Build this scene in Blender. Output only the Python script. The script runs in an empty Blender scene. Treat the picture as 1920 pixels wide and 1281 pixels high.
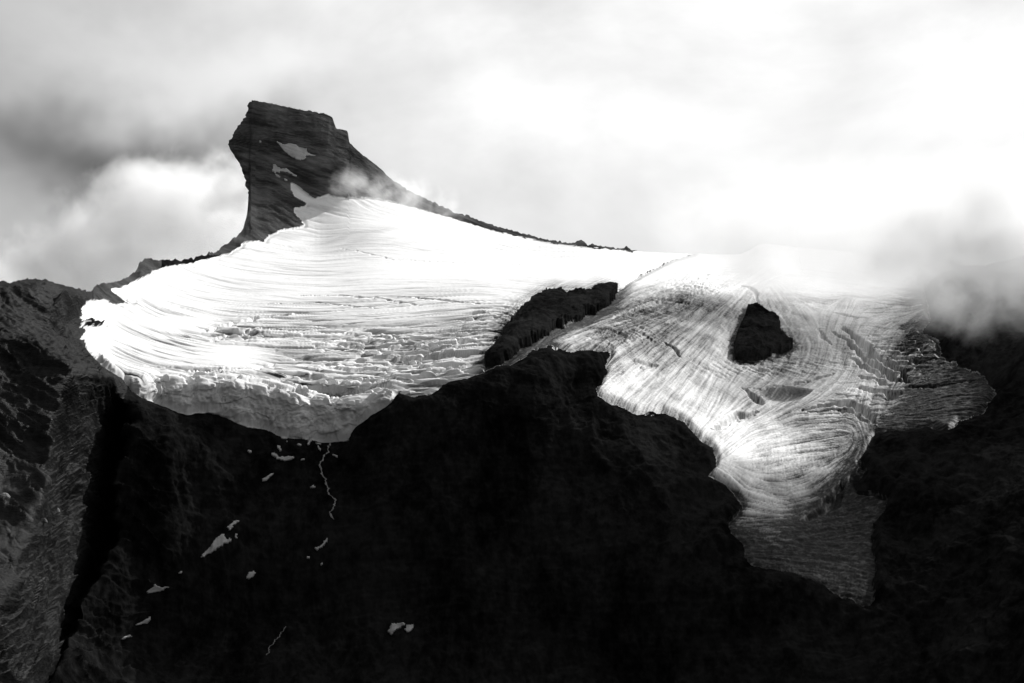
import bpy, math
import numpy as np
from mathutils import Vector, Matrix

R = math.radians
scene = bpy.context.scene
rng = np.random.default_rng(7)

# ------------------------------------------------------------------ camera, sky, sun, exposure
W, H, F = 1920.0, 1281.0, 3583.0
PITCH = R(11.0)
cam_d = bpy.data.cameras.new('camera')
cam_d.sensor_width = 36.0
cam_d.lens = 36.0 * F / W
cam_d.clip_start = 1.0
cam_d.clip_end = 60000.0
cam = bpy.data.objects.new('camera', cam_d)
scene.collection.objects.link(cam)
cam.location = (0, 0, 0)
cam.rotation_euler = (math.pi / 2 + PITCH, 0, 0)
scene.camera = cam

SUN_EL, SUN_AZ = R(40.0), R(43.0)          # azimuth measured to the right of the view direction
sun_dir = Vector((math.cos(SUN_EL) * math.sin(SUN_AZ), math.cos(SUN_EL) * math.cos(SUN_AZ), math.sin(SUN_EL)))
sd = bpy.data.lights.new('sun', 'SUN')
sd.energy = 4.4
sd.angle = R(0.6)
sd.color = (1, 0.995, 0.985)
sun = bpy.data.objects.new('sun', sd)
scene.collection.objects.link(sun)
sun.rotation_euler = (-sun_dir).to_track_quat('-Z', 'Y').to_euler()
sun.location = sun_dir * 9000

scene.view_settings.view_transform = 'Standard'
scene.view_settings.look = 'None'
scene.view_settings.exposure = 0.6
scene.view_settings.gamma = 1.0
scene.view_settings.use_curve_mapping = False

cy = scene.cycles
cy.use_denoising = True
cy.max_bounces = 12
cy.diffuse_bounces = 2
cy.glossy_bounces = 1
cy.volume_bounces = 10
cy.transparent_max_bounces = 16
cy.volume_step_rate = 0.6
cy.volume_max_steps = 128
cy.use_adaptive_sampling = True
cy.adaptive_threshold = 0.02


class NT:
    """small helper round a node tree"""
    def __init__(self, tree):
        self.t = tree
        self.n = tree.nodes
        self.n.clear()

    def node(self, kind, **kw):
        nd = self.n.new(kind)
        for k, v in kw.items():
            setattr(nd, k, v)
        return nd

    def link(self, a, b):
        self.t.links.new(a, b)

    def put(self, sock, v):
        if isinstance(v, bpy.types.NodeSocket):
            self.link(v, sock)
        else:
            sock.default_value = v

    def math(self, op, a, b=0.0, c=0.0, clamp=False):
        m = self.node('ShaderNodeMath', operation=op, use_clamp=clamp)
        self.put(m.inputs[0], a)
        self.put(m.inputs[1], b)
        self.put(m.inputs[2], c)
        return m.outputs[0]

    def vmath(self, op, a, b=None):
        m = self.node('ShaderNodeVectorMath', operation=op)
        self.put(m.inputs[0], a)
        if b is not None:
            self.put(m.inputs[1], b)
        return m.outputs['Value'] if op in ('DOT_PRODUCT', 'LENGTH', 'DISTANCE') else m.outputs[0]

    def noise(self, vec, scale, detail=4.0, rough=0.55, dist=0.0, lac=2.0):
        nz = self.node('ShaderNodeTexNoise')
        self.put(nz.inputs['Vector'], vec)
        nz.inputs['Scale'].default_value = scale
        nz.inputs['Detail'].default_value = detail
        nz.inputs['Roughness'].default_value = rough
        nz.inputs['Lacunarity'].default_value = lac
        nz.inputs['Distortion'].default_value = dist
        return nz.outputs[0]

    def remap(self, v, a, b, c=0.0, d=1.0, smooth=True):
        m = self.node('ShaderNodeMapRange')
        m.interpolation_type = 'SMOOTHSTEP' if smooth else 'LINEAR'
        m.clamp = True
        self.put(m.inputs[0], v)
        for i, x in enumerate((a, b, c, d)):
            m.inputs[i + 1].default_value = x
        return m.outputs[0]

    def grey(self, v):
        c = self.node('ShaderNodeCombineColor')
        for i in range(3):
            self.link(v, c.inputs[i])
        return c.outputs[0]


def px_dir(px, py):
    """world direction of a photo position, forward component 1 along the camera axis"""
    u, v = (px - W / 2) / F, -(py - H / 2) / F
    return np.stack([u, math.cos(PITCH) - math.sin(PITCH) * v, math.sin(PITCH) + math.cos(PITCH) * v], -1)


# world: grey filtered clear sky plus a thin cloud layer that scatters sunlight forward
world = bpy.data.worlds.new('World')
scene.world = world
world.use_nodes = True
wt = NT(world.node_tree)
sky = wt.node('ShaderNodeTexSky', sky_type='NISHITA')
sky.sun_disc = False
sky.sun_elevation = SUN_EL
sky.sun_rotation = SUN_AZ
sky.altitude = 2000
bw = wt.node('ShaderNodeSeparateColor')
wt.link(sky.outputs[0], bw.inputs[0])
clear = wt.math('MULTIPLY', bw.outputs[0], 0.05)
tc = wt.node('ShaderNodeTexCoord')
dirv = tc.outputs['Generated']
cosang = wt.vmath('DOT_PRODUCT', dirv, tuple(sun_dir))
G = 0.55
den = wt.math('MULTIPLY_ADD', cosang, -2 * G, 1 + G * G)
phase = wt.math('POWER', den, -1.5)
phase = wt.math('MINIMUM', phase, 4.2)
warp = wt.node('ShaderNodeMapping')
warp.inputs['Scale'].default_value = (1.0, 1.0, 1.5)
wt.link(dirv, warp.inputs[0])
n1 = wt.noise(warp.outputs[0], 6.0, 9.0, 0.56, 0.25)
n2 = wt.noise(warp.outputs[0], 2.6, 3.0, 0.5, 0.2)
mod = wt.math('MULTIPLY', wt.remap(n1, 0.28, 0.72, 0.80, 1.18), wt.remap(n2, 0.3, 0.7, 0.8, 1.15))
cloud = wt.math('MULTIPLY', wt.math('MULTIPLY', phase, mod), 0.132)


def lobe(px, py, rx, ry, rot=0.0):
    """thin place or thick place in the cloud sheet, by direction"""
    dv = wt.node('ShaderNodeVectorMath', operation='ADD')
    wn_ = wt.node('ShaderNodeTexNoise')
    wt.link(dirv, wn_.inputs[0])
    wn_.inputs['Scale'].default_value = 9.0
    wn_.inputs['Detail'].default_value = 4.0
    off = wt.vmath('SCALE', wt.vmath('SUBTRACT', wn_.outputs[1], (0.5, 0.5, 0.5)))
    off.node.inputs['Scale'].default_value = 0.16
    dd = wt.vmath('SUBTRACT', wt.vmath('ADD', dirv, off), tuple(px_dir(px, py) / np.linalg.norm(px_dir(px, py))))
    c, s_ = math.cos(rot), math.sin(rot)
    up = np.array([0, -math.sin(PITCH), math.cos(PITCH)])
    e1 = np.array([c, 0, 0]) - s_ * up
    e2 = np.array([s_, 0, 0]) + c * up
    a = wt.math('MULTIPLY', wt.vmath('DOT_PRODUCT', dd, tuple(e1)), F / rx)
    b = wt.math('MULTIPLY', wt.vmath('DOT_PRODUCT', dd, tuple(e2)), F / ry)
    r2 = wt.math('ADD', wt.math('MULTIPLY', a, a), wt.math('MULTIPLY', b, b))
    front = wt.math('GREATER_THAN', wt.vmath('DOT_PRODUCT', dirv, (0, 1, 0)), 0.0)
    return wt.math('MULTIPLY', wt.math('POWER', 2.718, wt.math('MULTIPLY', r2, -1.0)), front)


shade = wt.math('MULTIPLY_ADD', lobe(210, 305, 330, 120, 0.12), -0.95, 1.0)
shade = wt.math('MULTIPLY', shade, wt.math('MULTIPLY_ADD', lobe(330, 90, 300, 90, 0.1), 0.30, 1.0))
shade = wt.math('MULTIPLY', shade, wt.math('MULTIPLY_ADD', lobe(900, 200, 420, 240, 0.0), 0.70, 1.0))
cloud = wt.math('MULTIPLY', cloud, shade)
clear = wt.math('MULTIPLY', clear, wt.math('MULTIPLY_ADD', lobe(210, 300, 340, 120, 0.12), -0.30, 1.0))
tot = wt.math('ADD', clear, cloud)
bg = wt.node('ShaderNodeBackground')
wt.link(wt.grey(tot), bg.inputs[0])
bg.inputs[1].default_value = 1.0
wo = wt.node('ShaderNodeOutputWorld')
wt.link(bg.outputs[0], wo.inputs[0])


# ------------------------------------------------------------------ numpy noise
def _hash(ix, iy, iz, seed):
    h = (ix.astype(np.uint32) * np.uint32(374761393) + iy.astype(np.uint32) * np.uint32(668265263)
         + iz.astype(np.uint32) * np.uint32(2147483647) + np.uint32((seed * 1013904223) & 0xffffffff))
    h = (h ^ (h >> np.uint32(13))) * np.uint32(1274126177)
    h = h ^ (h >> np.uint32(16))
    h = h * np.uint32(2246822519)
    return (h ^ (h >> np.uint32(15)))


def noise3(x, y, z, seed=0):
    """gradient noise, about -1..1"""
    x0, y0, z0 = np.floor(x), np.floor(y), np.floor(z)
    fx, fy, fz = (x - x0).astype(np.float32), (y - y0).astype(np.float32), (z - z0).astype(np.float32)
    ix, iy, iz = x0.astype(np.int32), y0.astype(np.int32), z0.astype(np.int32)
    ux, uy, uz = (f * f * f * (f * (f * 6 - 15) + 10) for f in (fx, fy, fz))
    out = 0
    for dx in (0, 1):
        wx = ux if dx else 1 - ux
        for dy in (0, 1):
            wy = uy if dy else 1 - uy
            for dz in (0, 1):
                wz = uz if dz else 1 - uz
                h = _hash(ix + dx, iy + dy, iz + dz, seed)
                gx = ((h & np.uint32(1023)).astype(np.float32) / 511.5 - 1)
                gy = (((h >> np.uint32(10)) & np.uint32(1023)).astype(np.float32) / 511.5 - 1)
                gz = (((h >> np.uint32(20)) & np.uint32(1023)).astype(np.float32) / 511.5 - 1)
                out = out + wx * wy * wz * (gx * (fx - dx) + gy * (fy - dy) + gz * (fz - dz))
    return out * 1.25


def noise2(x, y, seed=0):
    x0, y0 = np.floor(x), np.floor(y)
    fx, fy = (x - x0).astype(np.float32), (y - y0).astype(np.float32)
    ix, iy = x0.astype(np.int32), y0.astype(np.int32)
    ux, uy = (f * f * f * (f * (f * 6 - 15) + 10) for f in (fx, fy))
    out = 0
    for dx in (0, 1):
        wx = ux if dx else 1 - ux
        for dy in (0, 1):
            wy = uy if dy else 1 - uy
            h = _hash(ix + dx, iy + dy, iy * 0, seed)
            gx = ((h & np.uint32(65535)).astype(np.float32) / 32767.5 - 1)
            gy = ((h >> np.uint32(16)).astype(np.float32) / 32767.5 - 1)
            out = out + wx * wy * (gx * (fx - dx) + gy * (fy - dy))
    return out * 1.4


def fbm3(x, y, z, octs=4, gain=0.5, seed=0, ridged=False):
    a, s, out = 1.0, 0.0, 0
    f = 1.0
    for o in range(octs):
        n = noise3(x * f, y * f, z * f, seed + o)
        if ridged:
            n = 1 - 2.2 * np.abs(n)
        out = out + a * n
        s += a
        a *= gain
        f *= 2.03
    return out / s


def worley2(x, y, seed=0):
    """cell value (0..1), edge distance F2-F1"""
    x0, y0 = np.floor(x).astype(np.int32), np.floor(y).astype(np.int32)
    f1 = np.full(x.shape, 9., np.float32)
    f2 = f1.copy()
    val = np.zeros(x.shape, np.float32)
    for dx in (-1, 0, 1):
        for dy in (-1, 0, 1):
            cx, cyy = x0 + dx, y0 + dy
            h = _hash(cx, cyy, cx * 0, seed)
            jx = (h & np.uint32(1023)).astype(np.float32) / 1023
            jy = ((h >> np.uint32(10)) & np.uint32(1023)).astype(np.float32) / 1023
            v = ((h >> np.uint32(20)) & np.uint32(1023)).astype(np.float32) / 1023
            d = np.hypot(cx + jx - x, cyy + jy - y).astype(np.float32)
            closer = d < f1
            f2 = np.where(closer, f1, np.minimum(f2, d))
            val = np.where(closer, v, val)
            f1 = np.where(closer, d, f1)
    return val, f2 - f1


def sstep(a, b, x):
    t = np.clip((x - a) / (b - a), 0, 1)
    return t * t * (3 - 2 * t)


# ------------------------------------------------------------------ survey of the place (photo position, distance in metres)
SKY = [(-300, 500), (-150, 520), (0, 530), (20, 531), (28, 528), (50, 525), (80, 526), (100, 533), (125, 540), (150, 545), (165, 549), (173, 546),
       (176, 538), (185, 533), (200, 532), (210, 529), (222, 529), (235, 522), (250, 515), (256, 505), (262, 490), (275, 485), (285, 488),
       (300, 491), (312, 488), (330, 489), (345, 489), (360, 487), (372, 481), (385, 480), (395, 474), (405, 474), (415, 464), (425, 458), (433, 452), (440, 447), (450, 437), (456, 430), (459, 417), (462, 404), (465, 385), (467, 345), (470, 200), (471.5, 188.5), (480, 189), (490, 191), (520, 197), (560, 206), (583, 209), (605, 213),
       (615, 216), (623, 221), (626, 231), (630, 241), (640, 243), (652, 246), (655, 268), (670, 283), (690, 299), (710, 315), (720, 325),
       (735, 340), (750, 347), (760, 356), (775, 363), (790, 370), (805, 378), (820, 384), (840, 393), (850, 399), (865, 402), (880, 407),
       (900, 415), (930, 425), (960, 433), (990, 440), (1010, 447), (1040, 452), (1070, 457), (1090, 451), (1100, 458), (1120, 461),
       (1140, 464), (1160, 467), (1175, 464), (1185, 470), (1210, 473), (1250, 475), (1290, 476), (1340, 479), (1385, 479), (1405, 472), (1422, 460),
       (1440, 459), (1500, 466), (1600, 474), (1700, 490), (1780, 500), (1850, 500), (1920, 482), (2000, 420), (2120, 340), (2260, 260), (2400, 250)]  # unseen rise past the right edge, shaped to cast shade on the tongue
SKY = np.array(SKY, float)

CTRL = """
-300 1420 900; 0 1420 1330; 150 1420 1850; 300 1420 1680; 600 1420 1970; 960 1420 2010; 1300 1420 2000; 1600 1420 1930; 1800 1420 1760; 1920 1420 1650; 2250 1420 1350
-300 1281 1000; -300 900 1380; -300 700 1650; -300 500 2000
0 1281 1425; 0 1100 1450; 0 900 1700; 0 700 1960; 0 600 2080; 0 530 2180
100 1100 1490; 100 900 1740; 100 700 1990; 100 600 2180; 100 533 2270
200 800 1940; 190 720 2080
165 549 2560; 150 600 2440; 197 613 2540; 250 570 2860; 190 562 2680
152 615 2400; 163 657 2370; 193 697 2290; 233 720 2305; 283 758 2330; 350 782 2350; 410 778 2362; 500 808 2376; 600 834 2390; 653 827 2388; 693 785 2392; 747 746 2405; 810 745 2405; 877 717 2430; 930 693 2450; 997 663 2500; 1030 653 2530
240 706 2312; 300 720 2336; 350 728 2356; 420 722 2368; 500 738 2382; 560 750 2400; 610 757 2412; 660 755 2424; 700 745 2420; 740 732 2425
270 690 2400; 400 690 2500; 520 690 2560; 640 700 2540; 760 700 2530; 850 690 2520
230 640 2510; 400 620 2900; 600 620 2900; 800 620 2850; 900 620 2780; 940 600 2850
300 560 3080; 500 540 3380; 700 540 3400; 900 540 3380; 270 525 3150; 357 497 3450; 437 475 3750; 497 452 3950; 600 460 4050; 800 460 4080; 570 420 4180; 1000 500 3850; 1000 470 4350; 1150 500 3900; 900 445 4380
300 491 3300; 262 490 3200; 200 535 2850; 345 489 3480; 405 474 3700
460 430 3920;  520 400 4150; 480 380 4165; 480 330 4245; 550 330 4250; 620 370 4260; 650 340 4290; 440 250 4380; 500 260 4300; 600 270 4310; 477 190 4345; 560 206 4360; 620 222 4370; 560 245 4330; 653 250 4380; 750 350 4450; 700 400 4270; 850 400 4500; 1000 445 4600; 1185 470 4700; 1300 477 4800; 1420 462 4800
950 640 2700; 1000 567 3220; 1060 557 3300; 1130 549 3350; 1050 600 3000; 1110 590 3080; 1020 632 2720
213 830 1890; 206 900 1790; 201 1000 1655; 163 1100 1545; 108 1200 1500; 72 1281 1470; 240 830 2220; 234 900 2190; 229 1000 2160; 191 1100 2120; 138 1200 2085; 102 1281 2060; 300 1000 2180; 300 1150 2150; 300 1281 2130; 300 850 2235; 400 900 2270; 420 1050 2210; 450 1281 2140; 600 1281 2150; 600 1050 2265; 600 930 2335; 780 1281 2150; 800 1000 2260; 800 820 2350; 960 1281 2170; 960 1000 2290; 960 760 2390; 1060 720 2470; 1060 900 2350
1070 665 2540; 1140 663 2600; 1131 690 2560; 1113 734 2510; 1130 755 2505; 1192 782 2500; 1242 780 2540; 1285 800 2520; 1342 867 2430; 1327 897 2390; 1390 953 2330; 1363 983 2280; 1393 1023 2230; 1410 1063 2180; 1480 1082 2160; 1540 1100 2140; 1630 1143 2090; 1713 1180 2050
1150 1000 2260; 1150 1281 2160; 1250 880 2370; 1350 1100 2150; 1400 1281 2060; 1600 1281 2010; 1750 1281 1950
1500 950 2400; 1420 850 2560; 1500 850 2600; 1560 800 2720; 1400 740 2850; 1300 740 2760; 1200 710 2690; 1250 620 3030; 1200 560 3350; 1150 600 3000; 1300 560 3380; 1430 640 3110; 1500 640 3150; 1600 640 3180; 1550 720 2920; 1700 720 2820; 1700 800 2620; 1650 815 2580; 1640 870 2490; 1620 930 2420; 1645 1000 2300; 1550 1030 2260; 1750 620 3120; 1740 540 3500; 1600 540 3700; 1420 500 4000; 1600 475 4400; 1300 510 3950
1850 710 2760; 1800 800 2560; 1920 800 2470; 1920 650 2760; 1850 560 3060; 1920 480 3220; 1760 485 3650; 1700 900 2400; 1800 900 2310; 1920 950 2180; 1700 1050 2190; 1800 1100 2080; 1920 1100 1980; 1920 1281 1780; 1820 1281 1870
2200 1281 1480; 2200 1000 1750; 2200 800 2050; 2200 500 2600; 2200 300 2950
"""
CT = np.array([[float(v) for v in p.split()] for line in CTRL.strip().splitlines() for p in line.split(';') if p.strip()])

# smooth distance map on a coarse raster
RX = np.arange(-320, 2321, 10.0)
RY = np.arange(100, 1461, 10.0)


def rbf_map(CT):
    a = CT[:, :2] / 1000.0 * np.array([1.0, 1.35])
    n = len(a)
    d = np.hypot(a[:, None, 0] - a[None, :, 0], a[:, None, 1] - a[None, :, 1])
    A = np.zeros((n + 3, n + 3))
    A[:n, :n] = d - np.eye(n) * 0.006
    A[:n, n] = A[n, :n] = 1
    A[:n, n + 1:] = a
    A[n + 1:, :n] = a.T
    sol = np.linalg.solve(A, np.concatenate([np.log(CT[:, 2]), np.zeros(3)]))
    gx, gy = np.meshgrid(RX / 1000.0, RY / 1000.0 * 1.35)
    out = sol[n] + sol[n + 1] * gx + sol[n + 2] * gy
    for k in range(n):
        out += sol[k] * np.hypot(gx - a[k, 0], gy - a[k, 1])
    for _ in range(4):                                                # light smoothing
        p = np.pad(out, 1, 'edge')
        out = (p[1:-1, 1:-1] * 2 + p[:-2, 1:-1] + p[2:, 1:-1] + p[1:-1, :-2] + p[1:-1, 2:]) / 6
    # a hillside seen from below only recedes upwards
    o = out[::-1]
    o = np.maximum.accumulate(o + np.arange(len(RY))[:, None] * 0.0000, axis=0)
    return np.exp(o[::-1])


def bilin(arr, xs, ys, px, py):
    fx = np.clip((px - xs[0]) / (xs[1] - xs[0]), 0, len(xs) - 1.001)
    fy = np.clip((py - ys[0]) / (ys[1] - ys[0]), 0, len(ys) - 1.001)
    ix, iy = fx.astype(int), fy.astype(int)
    fx, fy = fx - ix, fy - iy
    return (arr[iy, ix] * (1 - fx) * (1 - fy) + arr[iy, ix + 1] * fx * (1 - fy)
            + arr[iy + 1, ix] * (1 - fx) * fy + arr[iy + 1, ix + 1] * fx * fy)


TMAP = rbf_map(CT)
# depth step added at the left slope's edge, standing in for a cast shadow
is_left = (CT[:, 0] <= 215) & (CT[:, 1] > 780)
TLEFT = rbf_map(CT[(CT[:, 0] <= 215) & (CT[:, 1] >= 500)])
TRIGHT = rbf_map(CT[~is_left])


def edge_x(py):
    py = np.asarray(py, float)
    b = np.interp(py, [700, 830, 900, 1000, 1100, 1200, 1281, 1420], [248, 228, 220, 215, 177, 123, 87, 40])
    return b + 7 * np.sin(py / 31.0) + 4 * np.sin(py / 12.3 + 1) + 2.5 * np.sin(py / 5.1 + 2)


def surf_t(px, py):
    px, py = np.broadcast_arrays(np.asarray(px, float), np.asarray(py, float))
    full = bilin(TMAP, RX, RY, px, py)
    k = np.clip((py - 700) / 110, 0, 1)
    near = px < 420
    if not (near & (k > 0)).any():
        return full
    wd = 5 + 40 * (1 - k)
    w = np.clip((px - edge_x(py)) / wd * 0.5 + 0.5, 0, 1)
    two = bilin(TLEFT, RX, RY, px, py) * (1 - w) + bilin(TRIGHT, RX, RY, px, py) * w
    k = k * k * (3 - 2 * k) * np.clip((420 - px) / 120, 0, 1)
    return full * (1 - k) + two * k


def place(px, py, t):
    return px_dir(np.asarray(px, float), np.asarray(py, float)) * np.asarray(t, float)[..., None]


# ------------------------------------------------------------------ outlines
GL = [(163, 567), (188, 562), (200, 565), (217, 572), (250, 570), (230, 562), (213, 553), (207, 543), (227, 540), (267, 523), (287, 510), (320, 500),
      (357, 495), (400, 484), (430, 477), (437, 471), (452, 464), (457, 455), (480, 455), (497, 455), (500, 447), (525, 434), (550, 430), (570, 425),
      (565, 415), (550, 400), (552, 392), (572, 389), (575, 382), (552, 370), (545, 357), (545, 344), (555, 347), (565, 357), (587, 374), (605, 370),
      (615, 367), (630, 371), (650, 372), (690, 372), (740, 380), (800, 397), (850, 411), (880, 420), (920, 432), (960, 442), (1040, 458), (1100, 465),
      (1160, 470), (1185, 474), (1205, 466), (1210, 420), (1300, 420), (1300, 477), (1260, 490), (1200, 520), (1155, 550), (1125, 547), (1110, 556), (1097, 560), (1080, 556),
      (1060, 557), (1042, 552), (1020, 560), (1002, 567), (975, 587), (952, 615), (945, 635), (930, 655), (912, 685), (905, 705), (877, 717),
      (850, 720), (833, 727), (810, 745), (777, 750), (747, 743), (733, 760), (717, 772), (693, 785), (663, 808), (653, 827), (603, 833), (583, 827),
      (523, 820), (500, 805), (470, 803), (443, 795), (427, 785), (410, 778), (397, 773), (370, 775), (350, 782), (330, 777), (307, 768), (283, 758),
      (263, 750), (247, 740), (233, 717), (217, 708), (193, 697), (180, 677), (163, 657), (157, 633), (152, 615), (197, 613), (175, 607), (147, 600), (147, 593)]
GR = [(1155, 550), (1200, 520), (1260, 490), (1300, 477), (1300, 420), (1500, 420), (1700, 420), (1733, 540), (1740, 580), (1747, 607), (1727, 627), (1753, 640),
      (1763, 647), (1763, 673), (1790, 687), (1813, 697), (1847, 710), (1867, 743), (1847, 777), (1800, 793), (1780, 815), (1737, 807), (1707, 810),
      (1643, 815), (1627, 847), (1613, 870), (1627, 887), (1613, 900), (1600, 905), (1613, 927), (1640, 928), (1672, 940), (1660, 960), (1643, 985), (1636, 1020), (1640, 1060), (1636, 1100), (1640, 1130), (1628, 1140), (1597, 1130), (1563, 1117), (1540, 1100), (1520, 1092),
      (1480, 1082), (1440, 1072), (1410, 1063), (1397, 1043), (1393, 1023), (1370, 1007), (1363, 983), (1380, 970), (1390, 953), (1380, 937),
      (1355, 915), (1327, 897), (1340, 880), (1342, 867), (1333, 847), (1313, 833), (1295, 815), (1285, 800), (1260, 787), (1242, 780), (1222, 782),
      (1192, 782), (1160, 765), (1130, 755), (1122, 750), (1113, 734), (1122, 725), (1131, 707), (1137, 700), (1131, 690), (1140, 675), (1145, 665),
      (1137, 662), (1110, 661), (1070, 665), (1050, 662), (1030, 653), (1010, 657), (997, 663), (957, 690), (930, 693), (905, 705), (912, 685),
      (935, 685), (960, 670), (970, 660), (1000, 642), (1022, 632), (1035, 622), (1060, 607), (1085, 600), (1110, 590), (1132, 577), (1150, 562)]
NUN = [(1400, 587), (1423, 585), (1443, 597), (1460, 617), (1462, 633), (1487, 650), (1480, 660), (1453, 663), (1420, 677), (1380, 673), (1377, 660),
       (1380, 633), (1393, 607)]
RIB = [(1155, 550), (1125, 547), (1110, 556), (1097, 560), (1080, 556), (1060, 557), (1042, 552), (1020, 560), (1002, 567), (975, 587), (952, 615), (945, 635),
       (930, 655), (912, 685), (935, 685), (960, 670), (970, 660), (1000, 642), (1022, 632), (1035, 622), (1060, 607), (1085, 600), (1110, 590), (1132, 577), (1150, 562)]
POND = [(1423, 742), (1440, 738), (1480, 736), (1527, 742), (1515, 752), (1490, 762), (1467, 767), (1440, 764), (1425, 755)]

SX = np.arange(-320, 2321, 3.0)
SY = np.arange(100, 1461, 3.0)
SGX, SGY = np.meshgrid(SX.astype(np.float32), SY.astype(np.float32))


def sdf(poly):
    """signed distance in photo units, positive inside"""
    P = np.array(poly, np.float32)
    d = np.full(SGX.shape, 1e9, np.float32)
    inside = np.zeros(SGX.shape, bool)
    n = len(P)
    for i in range(n):
        (ax, ay), (bx, by) = P[i], P[(i + 1) % n]
        ex, ey = bx - ax, by - ay
        wx, wy = SGX - ax, SGY - ay
        h = np.clip((wx * ex + wy * ey) / (ex * ex + ey * ey + 1e-6), 0, 1)
        d = np.minimum(d, (wx - h * ex) ** 2 + (wy - h * ey) ** 2)
        if ay != by:
            inside ^= ((ay > SGY) != (by > SGY)) & (SGX < ex * (SGY - ay) / ey + ax)
    d = np.sqrt(d)
    return np.where(inside, d, -d)


def blob(px, py, cx, cy, rx, ry, rot=0.0):
    c, s = math.cos(rot), math.sin(rot)
    x, y = (px - cx), (py - cy)
    return np.exp(-(((x * c + y * s) / rx) ** 2 + ((-x * s + y * c) / ry) ** 2))


# ------------------------------------------------------------------ terrain grid
cols = np.concatenate([np.arange(-300, -20, 9.0), np.arange(-20, 1941, 1.9), np.arange(1949, 2301, 9.0)])
N0, N1, N2 = 360, 440, 230
NR = N0 + N1 + N2
NB = 36
sky_y = np.interp(cols, SKY[:, 0], SKY[:, 1])
rock_sky = np.interp(cols, [160, 175, 465, 480, 740, 760, 1180, 1200], [0.8, 1.8, 1.8, 0.6, 0.8, 1.1, 1.1, 0.0])
rock_sky = np.where(cols > 1400, 0.0, rock_sky)
sky_y = sky_y + rock_sky * (3.4 * noise2(cols / 9, cols * 0, 140) + 2.2 * noise2(cols / 4, cols * 0, 141))
mid_y = np.interp(cols, [-300, 0, 170, 300, 400, 440, 466, 500, 550, 620, 800, 1185, 1300, 1500, 1700, 1900, 2000, 2120, 2260, 2400],
                  [560, 590, 600, 550, 494, 470, 450, 456, 470, 485, 485, 512, 520, 525, 540, 535, 490, 410, 330, 320])
PX = np.repeat(cols[None, :], NR, 0)
low_y = np.full(len(cols), 850.0)
PY = np.concatenate([1420 + (low_y - 1420) * np.linspace(0, 1, N0, endpoint=False)[:, None],
                     low_y + (mid_y - low_y) * np.linspace(0, 1, N1, endpoint=False)[:, None],
                     mid_y + (sky_y - mid_y) * np.linspace(0, 1, N2)[:, None]], 0)
Tm = surf_t(PX, PY)
# the ice front stands up steeply: from its foot to its lip the distance hardly grows
FOOT = np.array([(180, 677), (193, 697), (217, 708), (233, 717), (247, 740), (263, 750), (283, 758), (307, 768), (330, 777), (350, 782), (370, 775), (397, 773), (410, 778), (427, 785), (443, 795), (470, 803),
                 (500, 805), (523, 820), (583, 827), (603, 833), (653, 827), (663, 808), (693, 785), (717, 772), (733, 760), (747, 743), (777, 750), (810, 745)], float)
LIP = np.array([(180, 665), (217, 700), (240, 712), (300, 720), (420, 722), (500, 736), (560, 750), (640, 760), (700, 750), (740, 736), (810, 735)], float)
fy, ly = np.interp(cols, FOOT[:, 0], FOOT[:, 1])[None, :], np.interp(cols, LIP[:, 0], LIP[:, 1])[None, :]
tfoot = surf_t(cols[None, :], fy)
wf = (fy - PY) / (fy - ly)
wob = 3.0 * np.sin(cols / 9.0)[None, :] + 3.0 * np.sin(cols / 23.0 + 1)[None, :]
tface = tfoot + (10 + wob) * np.clip(wf, 0, 1)
k_up = np.clip((ly - PY) / 26.0, 0, 1)
k_up = k_up * k_up * (3 - 2 * k_up)
tnew = np.where(wf < 0, Tm, np.where(wf <= 1, tface, tface * (1 - k_up) + Tm * k_up))
inx = np.clip((cols - 185) / 40, 0, 1) * np.clip((760 - cols) / 40, 0, 1)
Tm = Tm * (1 - inx) + tnew * inx
Pm = place(PX, PY, Tm)


def grid_normals(P):
    du = np.gradient(P, axis=1)
    dv = np.gradient(P, axis=0)
    n = np.cross(du, dv)
    n /= np.linalg.norm(n, axis=-1, keepdims=True) + 1e-9
    return n


def blur(a, k):
    for _ in range(k):
        p = np.pad(a, ((1, 1), (1, 1)) + ((0, 0),) * (a.ndim - 2), 'edge')
        a = (p[1:-1, 1:-1] * 2 + p[:-2, 1:-1] + p[2:, 1:-1] + p[1:-1, :-2] + p[1:-1, 2:]) / 6
    return a


Nm = blur(grid_normals(Pm), 12)
Nm /= np.linalg.norm(Nm, axis=-1, keepdims=True)
X, Y, Z = (Pm[..., i].astype(np.float32) for i in range(3))
fpx, fpy = PX.astype(np.float32), PY.astype(np.float32)

sdGL = bilin(sdf(GL), SX, SY, PX, PY)
sdGR = bilin(sdf(GR), SX, SY, PX, PY)
sdN = bilin(sdf(NUN), SX, SY, PX, PY)
sdR = bilin(sdf(RIB), SX, SY, PX, PY)
sdP = bilin(sdf(POND), SX, SY, PX, PY)
edge_n = noise3(X / 14, Y / 30, Z / 14, 50) * 3.0 + noise3(X / 5, Y / 12, Z / 5, 51) * 1.6
edge_n = edge_n * (1 + 2.5 * blob(fpx, fpy, 1600, 1050, 110, 140)) + 7 * noise3(X / 45, Y / 90, Z / 45, 52) * blob(fpx, fpy, 1600, 1050, 110, 140)
edge_n = edge_n + (20 * noise2(fpx / 15, fpy / 10, 53) + 12 * noise2(fpx / 5, fpy / 3.6, 54)) * (blob(fpx, fpy, 1430, 632, 80, 70) + 0.7 * blob(fpx, fpy, 1040, 610, 110, 50))
edge_n = edge_n + (11 * noise2(fpx / 20, fpy / 9, 55) + 6 * noise2(fpx / 6, fpy / 3, 56)) * (blob(fpx, fpy, 170, 640, 60, 90) + 0.6 * blob(fpx, fpy, 1240, 770, 150, 50) + 0.8 * blob(fpx, fpy, 1780, 740, 110, 90))
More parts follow.
